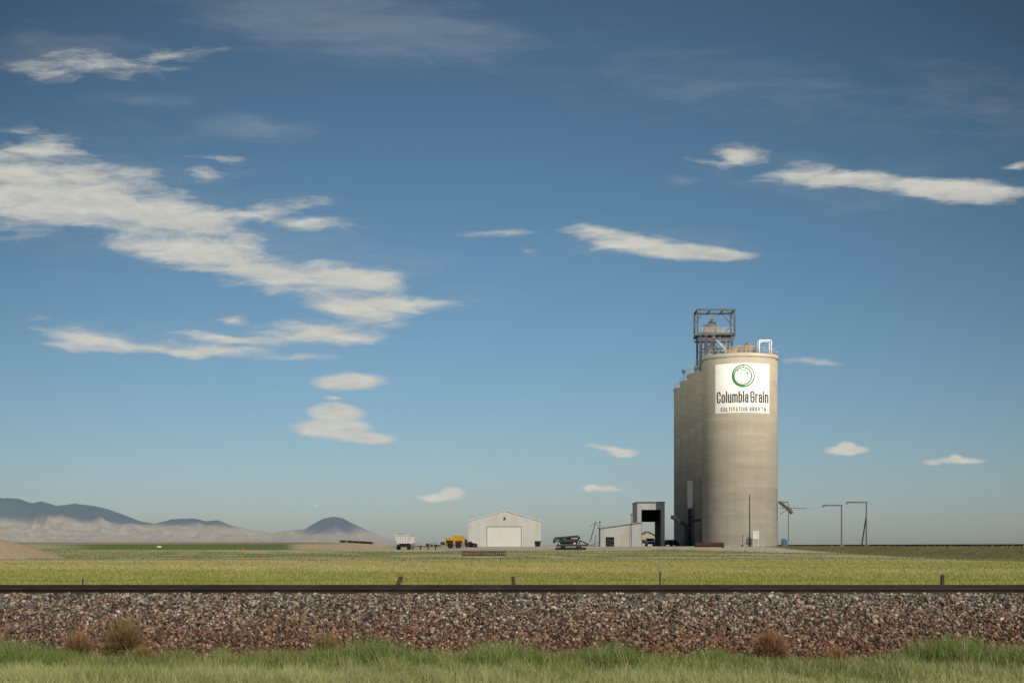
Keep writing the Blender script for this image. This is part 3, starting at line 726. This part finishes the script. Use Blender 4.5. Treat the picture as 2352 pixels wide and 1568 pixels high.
for p in ((.12,.55),(-.25,.05)): obj('edge_frame',MB().beam((-2.75,p[0],p[1]),(2.75,p[0],p[1]),.14),'rust',e)
P=place(1628,238)
mb=MB()
for i in range(24):
    y=-2.3+i*.2; mb.cyl((y,0,.55),(y+.1,0,.55),.42,.5,n=16,caps=(i==0)); mb.cyl((y+.1,0,.55),(y+.2,0,.55),.5,.42,n=16,caps=(i==23))
o=obj('culvert_pipe',mb,'rust',None,P,label='rusty corrugated culvert pipe resting on dark ground',category='pipe')
mb=MB().add([(-3.6,-1.2,-.15),(3.4,-1.2,-.15),(3.4,1.2,-.15),(-3.6,1.2,-.15),(-2.2,-.5,.22),(1.9,-.5,.22),(1.9,.7,.22),(-2.2,.7,.22)],[(4,5,6,7),(0,1,5,4),(1,2,6,5),(2,3,7,6),(3,0,4,7)])
obj('soil_ramp',mb,'gravelm',None,P,kind='structure')
n=72
gx,gy=bx(-12,160),160.
T=np.linspace(0,2*np.pi,n,endpoint=False); Rr=np.linspace(0,1,26)
RR,TT=np.meshgrid(Rr,T); rad=6.6*(1+.12*np.sin(2*TT+1)+.05*np.sin(5*TT)); hh=2.35*(1-np.sqrt(RR**2+.02))/(1-.141)
px=RR*rad*np.cos(TT)*1.1; py=RR*rad*np.sin(TT); hh=hh+wav(px,py,1.2)*.08
Vv=np.stack([px.ravel(),py.ravel(),hh.ravel()],1); k=26
ff=[(i*k+j,((i+1)%n)*k+j,((i+1)%n)*k+j+1,i*k+j+1) for i in range(n) for j in range(k-1)]
me=npmesh('gravel_heap',Vv,np.array(ff)[:,::-1]); me.polygons.foreach_set('use_smooth',[True]*len(me.polygons))
obj('gravel_heap',me,'gravelm',None,(gx,gy,gz(gx,gy)-.15),label='conical heap of tan gravel on the grass',category='gravel heap')
for u,d,vt,m,lab in((559,205,1257,'orange','short orange utility marker post in grass'),(596,212,1262,'orange','short orange utility marker post in grass')):
    x,y,z=place(u,d); obj('marker_post',MB().cyl((0,0,0),(0,0,hz(vt,d)-z-.25),.06,n=8).cyl((0,0,hz(vt,d)-z-.25),(0,0,hz(vt,d)-z),.08,.05,n=8),m,None,(x,y,z),label=lab,category='marker post',group='orange marker posts')
x,y,z=place(366,240); e=empty('road_sign',(x,y,z),label='small white sign on two short posts',category='sign')
obj('panel',MB().box(-.35,.35,-.03,.03,.5,.75),'white',e)
for p in(-.3,.24): obj('post',MB().box(p,p+.06,.04,.1,-.1,.75),'steel',e)

# ------------------------------------------------------------ fence beyond the track
fe=empty('wire_fence',(0,32,0),label='old wire fence with leaning weathered posts',category='fence')
def fpost(u,vt,w,lean,wood,lab):
    x=bx(u,32); z=hz(vt,32); mb=MB()
    if wood:
        mb.cyl((x-lean*1.2,0,-.2),(x,0,z),w*1.05,w*.9,9)
    else: mb.beam((x,0,-.2),(x,0,z),w)
    obj('fence_post',mb,'wood' if wood else 'steel',fe,label=lab)
fpost(922,1324,.055,.42,True,'leaning broken wooden post')
fpost(1178,1323,.045,-.1,True,'short wooden post')
fpost(2165,1320,.05,.02,True,'upright wooden post')
fpost(1516,1312,.035,0,False,'slim steel post')
fpost(190,1328,.03,0,False,'slim steel post')
for z in(.45,.76):
    mb=MB()
    for i in range(40): mb.cyl((-20+i,0,z+.02*math.sin(i*1.7)),(-19+i,0,z+.02*math.sin((i+1)*1.7)),.003,n=3,caps=False)
    obj('fence_wire',mb,'steel',fe)

# ------------------------------------------------------------ grass
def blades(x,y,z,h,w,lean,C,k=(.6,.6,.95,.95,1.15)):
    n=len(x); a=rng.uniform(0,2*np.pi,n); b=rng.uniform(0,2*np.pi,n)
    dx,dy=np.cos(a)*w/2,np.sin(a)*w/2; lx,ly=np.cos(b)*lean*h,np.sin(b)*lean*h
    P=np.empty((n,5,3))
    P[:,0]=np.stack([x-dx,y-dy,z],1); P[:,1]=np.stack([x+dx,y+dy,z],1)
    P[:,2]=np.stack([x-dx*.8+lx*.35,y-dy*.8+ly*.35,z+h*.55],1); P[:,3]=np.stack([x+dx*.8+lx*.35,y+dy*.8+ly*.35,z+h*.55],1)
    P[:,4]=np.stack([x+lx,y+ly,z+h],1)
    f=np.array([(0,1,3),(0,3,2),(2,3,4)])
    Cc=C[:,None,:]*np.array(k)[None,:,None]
    return P.reshape(-1,3),(f[None]+5*np.arange(n)[:,None,None]).reshape(-1,3),Cc.reshape(-1,3)
def join(parts):
    o=0;Vv=[];Ff=[];Cc=[]
    for v,f,c in parts: Vv.append(v);Ff.append(f+o);Cc.append(c);o+=len(v)
    return np.concatenate(Vv),np.concatenate(Ff),np.concatenate(Cc)
gmat=attrmat('grass_blades',.7,.4)
n=190000
x=rng.uniform(-8.5,8.5,n); y=rng.uniform(12.2,18.9,n)
cl=wav(x,y,.9,0)+.6*wav(x,y,.35,8)
keep=rng.uniform(-1.4,1.2,n)<cl+.9; x,y,cl=x[keep],y[keep],cl[keep]
h=(.05+.15*sst(-.4,.8,cl)+.09*rng.uniform(0,1,len(x))**2)*(1+.2*sst(16.5,18.5,y))
dense=np.array([.23,.28,.08]); pale=np.array([.42,.45,.19]); straw=np.array([.58,.50,.28])
t=sst(15.5,17.8,y+wav(x,y,1.5,12)*2.2)[:,None]
C=pale*(1-t)+dense*t; C=C*(1+.35*wav(x,y,1.2,2))[:,None]; r=rng.uniform(0,1,(len(x),1)); C=np.where(r<.14,straw,C)*rng.uniform(.7,1.3,(len(x),1))
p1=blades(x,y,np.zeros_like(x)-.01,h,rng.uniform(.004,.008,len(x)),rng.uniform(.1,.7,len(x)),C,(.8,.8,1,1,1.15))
cent=[(80,.28),(30,.33),(560,.12),(640,.22),(760,.26),(840,.36),(900,.30),(1000,.25),(1110,.33),(1160,.33),(1220,.25),(1330,.2),(1410,.34),(1480,.18),(1640,.2),(1700,.17),(2060,.2),(2130,.3),(2180,.40),(2230,.34),(2310,.26),(2350,.30),(150,.2),(-60,.3),(2420,.3)]
parts=[p1]
for u,hc in cent:
    m=1100; yc=rng.uniform(17.7,18.7); xc=bx(u,yc)
    rx=rng.normal(0,.28,m); ry_=rng.normal(0,.22,m); hh=hc*np.clip(1.1-(rx/.6)**2,.2,1.1)*rng.uniform(.4,1.15,m)
    cc=np.array([.185,.255,.065])*rng.uniform(.6,1.6,(m,1)); cc=np.where(rng.uniform(0,1,(m,1))<.14,straw*.9,cc)
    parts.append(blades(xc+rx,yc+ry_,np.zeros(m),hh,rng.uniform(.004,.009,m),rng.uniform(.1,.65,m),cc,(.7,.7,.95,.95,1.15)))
v,f,c=join(parts); obj('verge_grass',npmesh('verge_grass',v,f,c),gmat,kind='stuff')
# field
n=200000
y=1/rng.uniform(1/150.,1/34.,n); x=rng.uniform(-.43,.43,n)*y
C=ground_col(x,y)*1.2*rng.uniform(.8,1.25,(n,1)); r=rng.uniform(0,1,(n,1)); C=np.where(r<.12,np.array([.55,.46,.24]),C)
p1=blades(x,y,ground_z(x,y)-.01,rng.uniform(.04,.15,n),.004+.0004*y,rng.uniform(.3,1.2,n),C,(.95,.95,1,1,1.1))
n=42000
y=rng.uniform(136,262,n); x=rng.uniform(-.45,.45,n)*y
gc=ground_col(x,y); ok=(gc[:,0]<.36)&(rng.uniform(-1,1.6,n)<wav(x,y,4)+.3); x,y,gc=x[ok],y[ok],gc[ok]; n=len(x)
C=gc*rng.uniform(.7,1.5,(n,1))
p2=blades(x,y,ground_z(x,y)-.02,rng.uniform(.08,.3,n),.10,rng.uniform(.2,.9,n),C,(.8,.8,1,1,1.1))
n=14000; x=rng.uniform(-14,14,n); y=rng.uniform(29,36,n)
d=wav(x,y*.3,1.6,4)+.8*np.exp(-((x+3)/4.)**2)-.25; ok=rng.uniform(-.2,1.3,n)<d; x,y=x[ok],y[ok]; n=len(x)
C=np.array([.50,.38,.18])*rng.uniform(.6,1.25,(n,1))
p3=blades(x,y,np.zeros(n),rng.uniform(.45,.95,n),.010,rng.uniform(.05,.3,n),C)
v,f,c=join([p1,p2,p3]); obj('field_grass',npmesh('field_grass',v,f,c),gmat,kind='stuff')

# ------------------------------------------------------------ weeds on the ballast toe
def weed(u,vb,r,h,col,dens,lab,cat):
    dd=np.linspace(17.8,21,300); vv=1252+(EYE-np.where(dd>18.6,bed_z(dd),0))*F/dd; d=float(dd[np.argmin(np.abs(vv-vb))]); x=bx(u,d); z=float(bed_z(d)) if d>18.6 else 0
    m=dens; th=rng.uniform(0,2*np.pi,m); ph=np.arccos(rng.uniform(-.15,1,m)); rr=rng.uniform(.4,1,m)
    tip=np.stack([np.cos(th)*np.sin(ph)*r*rr,np.sin(th)*np.sin(ph)*r*rr,.08*h+np.cos(ph)*h*rr],1)
    tip*=(1+.18*np.sin(3*th+u)*np.sin(ph)+.12*np.sin(9*th+5*ph))[:,None]
    st=tip*rng.uniform(.1,.7,(m,1)); w=rng.normal(size=(m,3)); w/=np.linalg.norm(w,axis=1)[:,None]; w*=.0045
    tip=tip+rng.normal(0,.03,(m,3)); mid=(st+tip)/2+rng.normal(0,.02,(m,3))
    P=np.stack([st-w,st+w,mid+w,mid-w,tip],1).reshape(-1,3)
    f=(np.array([(0,1,2),(0,2,3),(3,2,4)])[None]+5*np.arange(m)[:,None,None]).reshape(-1,3)
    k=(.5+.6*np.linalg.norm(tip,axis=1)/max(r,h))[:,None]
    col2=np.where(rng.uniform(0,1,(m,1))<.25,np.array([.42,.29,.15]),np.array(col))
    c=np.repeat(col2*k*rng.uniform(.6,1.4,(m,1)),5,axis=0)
    obj('weed_bush',npmesh('weed_bush',P,f,c),gmat,None,(x,d,z-.01),label=lab,category=cat,group='weeds at the foot of the ballast')
BR=(.32,.19,.095); GB=(.29,.205,.085); GR=(.17,.24,.06); RB=(.37,.185,.10)
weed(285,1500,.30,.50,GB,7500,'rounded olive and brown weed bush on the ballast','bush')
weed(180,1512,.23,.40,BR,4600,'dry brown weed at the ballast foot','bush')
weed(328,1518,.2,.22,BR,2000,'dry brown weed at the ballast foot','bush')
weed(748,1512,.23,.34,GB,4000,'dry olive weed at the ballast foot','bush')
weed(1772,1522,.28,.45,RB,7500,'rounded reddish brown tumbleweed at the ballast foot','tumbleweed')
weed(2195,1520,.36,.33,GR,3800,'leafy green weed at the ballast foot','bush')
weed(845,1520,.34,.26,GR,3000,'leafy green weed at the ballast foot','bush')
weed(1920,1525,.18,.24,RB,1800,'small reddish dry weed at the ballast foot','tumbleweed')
weed(675,1440,.06,.12,BR,500,'tiny dry weed among the ballast stones','bush')
m=2500; cx=rng.choice([-330,-318,-306,-290,-345,-300],m)+rng.normal(0,3,m); cy=np.full(m,2900.)+rng.normal(0,5,m)
cz=ground_z(cx,cy)+rng.uniform(0,4,m)
p=blades(cx,cy,cz,np.full(m,1.2),1.0,np.full(m,.3),np.tile(np.array([[.05,.07,.03]]),(m,1)))
obj('distant_shrubs',npmesh('distant_shrubs',*p),gmat,kind='stuff')

# ------------------------------------------------------------ light and sky
SUN_AZ=math.radians(157); SUN_EL=math.radians(34)
sp=Vector((math.sin(SUN_AZ)*math.cos(SUN_EL),math.cos(SUN_AZ)*math.cos(SUN_EL),math.sin(SUN_EL)))
sl_=bpy.data.lights.new('sun','SUN'); sl_.energy=3.6; sl_.angle=math.radians(.5); sl_.color=(1,.92,.79)
so=bpy.data.objects.new('sun',sl_); COL.objects.link(so); so.rotation_euler=(-sp).to_track_quat('-Z','Y').to_euler()
w=bpy.data.worlds.new('World'); scn.world=w; w.use_nodes=True; nt=w.node_tree
try: w.cycles.sampling_method='NONE'
except Exception: pass
bg=nt.nodes['Background']; STR=.10; bg.inputs[1].default_value=STR
sky=nt.nodes.new('ShaderNodeTexSky'); sky.sky_type='NISHITA'; sky.sun_disc=False; sky.sun_elevation=SUN_EL; sky.sun_rotation=SUN_AZ
sky.air_density=1.0; sky.dust_density=.6; sky.ozone_density=1.5
tc=nt.nodes.new('ShaderNodeTexCoord'); gen=tc.outputs['Generated']
s3=nt.nodes.new('ShaderNodeSeparateXYZ'); lnk(nt,gen,s3.inputs[0])
yy=mth(nt,'MAXIMUM',s3.outputs[1],.08)
k=F/1000
pa=mth(nt,'MULTIPLY',mth(nt,'DIVIDE',s3.outputs[0],yy),k); pb=mth(nt,'MULTIPLY',mth(nt,'DIVIDE',s3.outputs[2],yy),k)
cb=nt.nodes.new('ShaderNodeCombineXYZ'); lnk(nt,pa,cb.inputs[0]); lnk(nt,pb,cb.inputs[1]); PV=cb.outputs[0]
def vmath(op,a,b):
    n=nt.nodes.new('ShaderNodeVectorMath'); n.operation=op
    for i,x in enumerate((a,b)):
        if isinstance(x,tuple): n.inputs[i].default_value=x
        else: lnk(nt,x,n.inputs[i])
    return n
def warp(P,s,ms,amp,det=4):
    n=noise(nt,P,s,det,.55,ms,None,'2D'); v=vmath('SUBTRACT',n.outputs['Color'],(.5,.5,.5)); v=vmath('MULTIPLY',v.outputs[0],amp)
    return vmath('ADD',P,v.outputs[0]).outputs[0]
PA=warp(PV,1,(4.5,15,1),(.15,.042,0),7)
PB=warp(PV,1,(14,30,1),(.026,.010,0))
def field(P,lst,sc=1.0):
    acc=None
    for (u,v,ru,rv,ang,amp) in lst:
        mp=nt.nodes.new('ShaderNodeMapping'); mp.vector_type='TEXTURE'
        mp.inputs['Location'].default_value=((u-1176)/1000,(1252-v)/1000,0); mp.inputs['Rotation'].default_value=(0,0,-math.radians(ang)); mp.inputs['Scale'].default_value=(ru/1000*sc,rv/1000*sc,1)
        lnk(nt,P,mp.inputs[0]); l=nt.nodes.new('ShaderNodeVectorMath'); l.operation='LENGTH'; lnk(nt,mp.outputs[0],l.inputs[0])
        m=mth(nt,'MULTIPLY_ADD',l.outputs['Value'],-amp,amp)
        acc=m if acc is None else mth(nt,'MAXIMUM',acc,m)
    return acc
A_=[(40,430,230,92,10,1),(110,345,110,36,6,.8),(230,460,260,82,12,1),(400,510,220,54,13,1),(590,490,130,26,-5,.8),(720,520,90,16,6,.5),
 (450,568,280,54,13,1),(620,625,240,52,16,1),(790,636,165,34,6,.95),(860,692,180,26,2,1),(780,700,140,36,10,1),
 (225,776,115,30,12,.8),(420,804,270,19,2,.95),(640,813,140,9,2,.55),(550,780,160,13,5,.65),(730,765,130,26,3,.9),(550,735,46,13,0,.6),
 (1170,537,100,15,0,.6),(1380,533,110,16,6,.65),(1450,553,140,25,7,.9),
 (1695,356,62,24,-5,.85),(1640,370,60,7,5,.42),(1860,402,95,24,2,.9),(1970,415,210,27,4,.92),(2150,427,190,26,3,.9),(2245,448,120,25,0,.92),(2345,380,45,13,0,.8),
 (215,150,170,36,2,.5),(410,124,130,22,-8,.45),(270,172,110,22,3,.45),(480,365,80,12,4,.36),(470,398,45,20,0,.4),(1215,577,30,8,0,.35),(1850,830,75,8,4,.5),(20,300,60,14,0,.35)]
B_=[(1560,577,175,25,4,1),(1640,585,115,17,2,1),(1430,562,110,16,5,.8),(798,876,110,25,0,.95),(765,914,34,6,0,.45),(772,950,78,33,0,1),(765,982,108,33,2,1),(835,1004,90,19,4,.9),(740,940,45,14,-5,.7),
 (1008,1142,72,13,0,.75),(1040,1132,34,20,0,.9),(1400,1030,70,9,8,.6),(1432,1040,44,14,0,.75),(1385,1122,60,10,3,.6),(1363,1120,26,11,0,.75),
 (1948,1034,60,14,0,.9),(1945,1025,30,16,0,.9),(2195,1057,90,11,0,.65),(2140,1062,34,10,0,.7),(2195,1054,24,12,0,.8),(725,1161,14,6,0,.35)]
C_=[(800,60,420,110,6,1),(1000,90,260,70,0,.8),(580,290,200,34,4,.8),(1575,412,70,22,0,.7),(150,120,300,60,0,.6),(1700,200,500,90,8,.35),(2250,250,300,120,0,.3),(330,230,160,22,0,.5),(650,575,500,120,12,.5),(1110,686,40,8,0,.4),(300,470,500,170,10,.6),(500,790,420,60,2,.5),(2000,420,420,70,4,.5),(1480,560,330,50,4,.4)]
fa=field(PA,A_,1.25); fb=field(PB,B_); fc=field(PA,C_)
RT=(0,0,math.radians(6))
n1=noise(nt,PA,1,8,.62,(4.6,21,1),RT,'2D'); n2=noise(nt,vmath('ADD',PA,(.012,.016,0)).outputs[0],1,5,.58,(4.6,21,1),RT,'2D')
n3=noise(nt,PV,1,5,.55,(15,30,1),None,'2D'); n4=noise(nt,vmath('ADD',PV,(.006,.010,0)).outputs[0],1,3,.5,(15,30,1),None,'2D')
def smooth(x,a,b,lo=0,hi=1):
    m=nt.nodes.new('ShaderNodeMapRange'); m.interpolation_type='SMOOTHSTEP'; m.inputs[1].default_value=a; m.inputs[2].default_value=b; m.inputs[3].default_value=lo; m.inputs[4].default_value=hi; lnk(nt,x,m.inputs[0]); return m.outputs[0]
da=smooth(mth(nt,'ADD',fa,mth(nt,'MULTIPLY_ADD',n1.outputs[0],1.5,-.75)),.0,.78)
db=smooth(mth(nt,'ADD',fb,mth(nt,'MULTIPLY_ADD',n3.outputs[0],.4,-.2)),.02,.50)
dc=mth(nt,'MULTIPLY',smooth(mth(nt,'ADD',fc,mth(nt,'MULTIPLY_ADD',n1.outputs[0],1.0,-.5)),-.1,.9),.17)
dens=mth(nt,'MAXIMUM',mth(nt,'MAXIMUM',da,db),dc); dens=mth(nt,'MULTIPLY',dens,.93)
dens=mth(nt,'MULTIPLY',dens,mth(nt,'GREATER_THAN',s3.outputs[1],.1)); dens=mth(nt,'MULTIPLY',dens,mth(nt,'GREATER_THAN',s3.outputs[2],0.))
emb=mth(nt,'ADD',mth(nt,'MULTIPLY',mth(nt,'SUBTRACT',n1.outputs[0],n2.outputs[0]),1.2),mth(nt,'MULTIPLY',mth(nt,'SUBTRACT',n3.outputs[0],n4.outputs[0]),.7))
emb=mth(nt,'ADD',emb,.58,clamp=True)
cr=ramp(nt,emb,[(.1,(.45,.46,.45)),(.55,(.56,.555,.51)),(1,(.66,.64,.58))])  # sunlit and shaded cloud tones painted in from the embossed noise
cs=vmath('SCALE',cr.outputs[0],cr.outputs[0]); cs.inputs['Scale'].default_value=1/STR
el=s3.outputs[2]
gr=ramp(nt,el,[(0,(.53,.59,.75)),(.04,(.49,.59,.735)),(.12,(.46,.585,.68)),(.22,(.42,.555,.60)),(.36,(.36,.44,.46)),(.42,(.42,.5,.52)),(.6,(1.0,1.0,1.0)),(1,(1.,1.,1.))])  # sky above the view brightened to add fill on the shaded bins
sk=vmath('MULTIPLY',sky.outputs[0],gr.outputs[0])
# corner vignette painted into the sky: darker away from the central bearing with height
vign=mth(nt,'MULTIPLY',mth(nt,'MULTIPLY',pa,pa),mth(nt,'MULTIPLY_ADD',pb,.15,.05)); vign=mth(nt,'MINIMUM',vign,.34); vign=mth(nt,'SUBTRACT',1.0,vign)
sk2=vmath('SCALE',sk.outputs[0],sk.outputs[0]); lnk(nt,vign,sk2.inputs['Scale'])
mx=nt.nodes.new('ShaderNodeMix'); mx.data_type='RGBA'; lnk(nt,dens,mx.inputs[0]); lnk(nt,sk2.outputs[0],mx.inputs[6]); lnk(nt,cs.outputs[0],mx.inputs[7])
lnk(nt,mx.outputs[2],bg.inputs[0])

# ------------------------------------------------------------ camera
cd=bpy.data.cameras.new('camera'); co=bpy.data.objects.new('camera',cd); COL.objects.link(co)
co.location=(0,0,EYE); co.rotation_euler=(math.pi/2,0,0); cd.sensor_width=36; cd.lens=50.0; cd.shift_y=(1252-784)/2352
cd.clip_start=.1; cd.clip_end=60000
cd.dof.use_dof=True; cd.dof.focus_distance=260; cd.dof.aperture_fstop=5.0
scn.camera=co
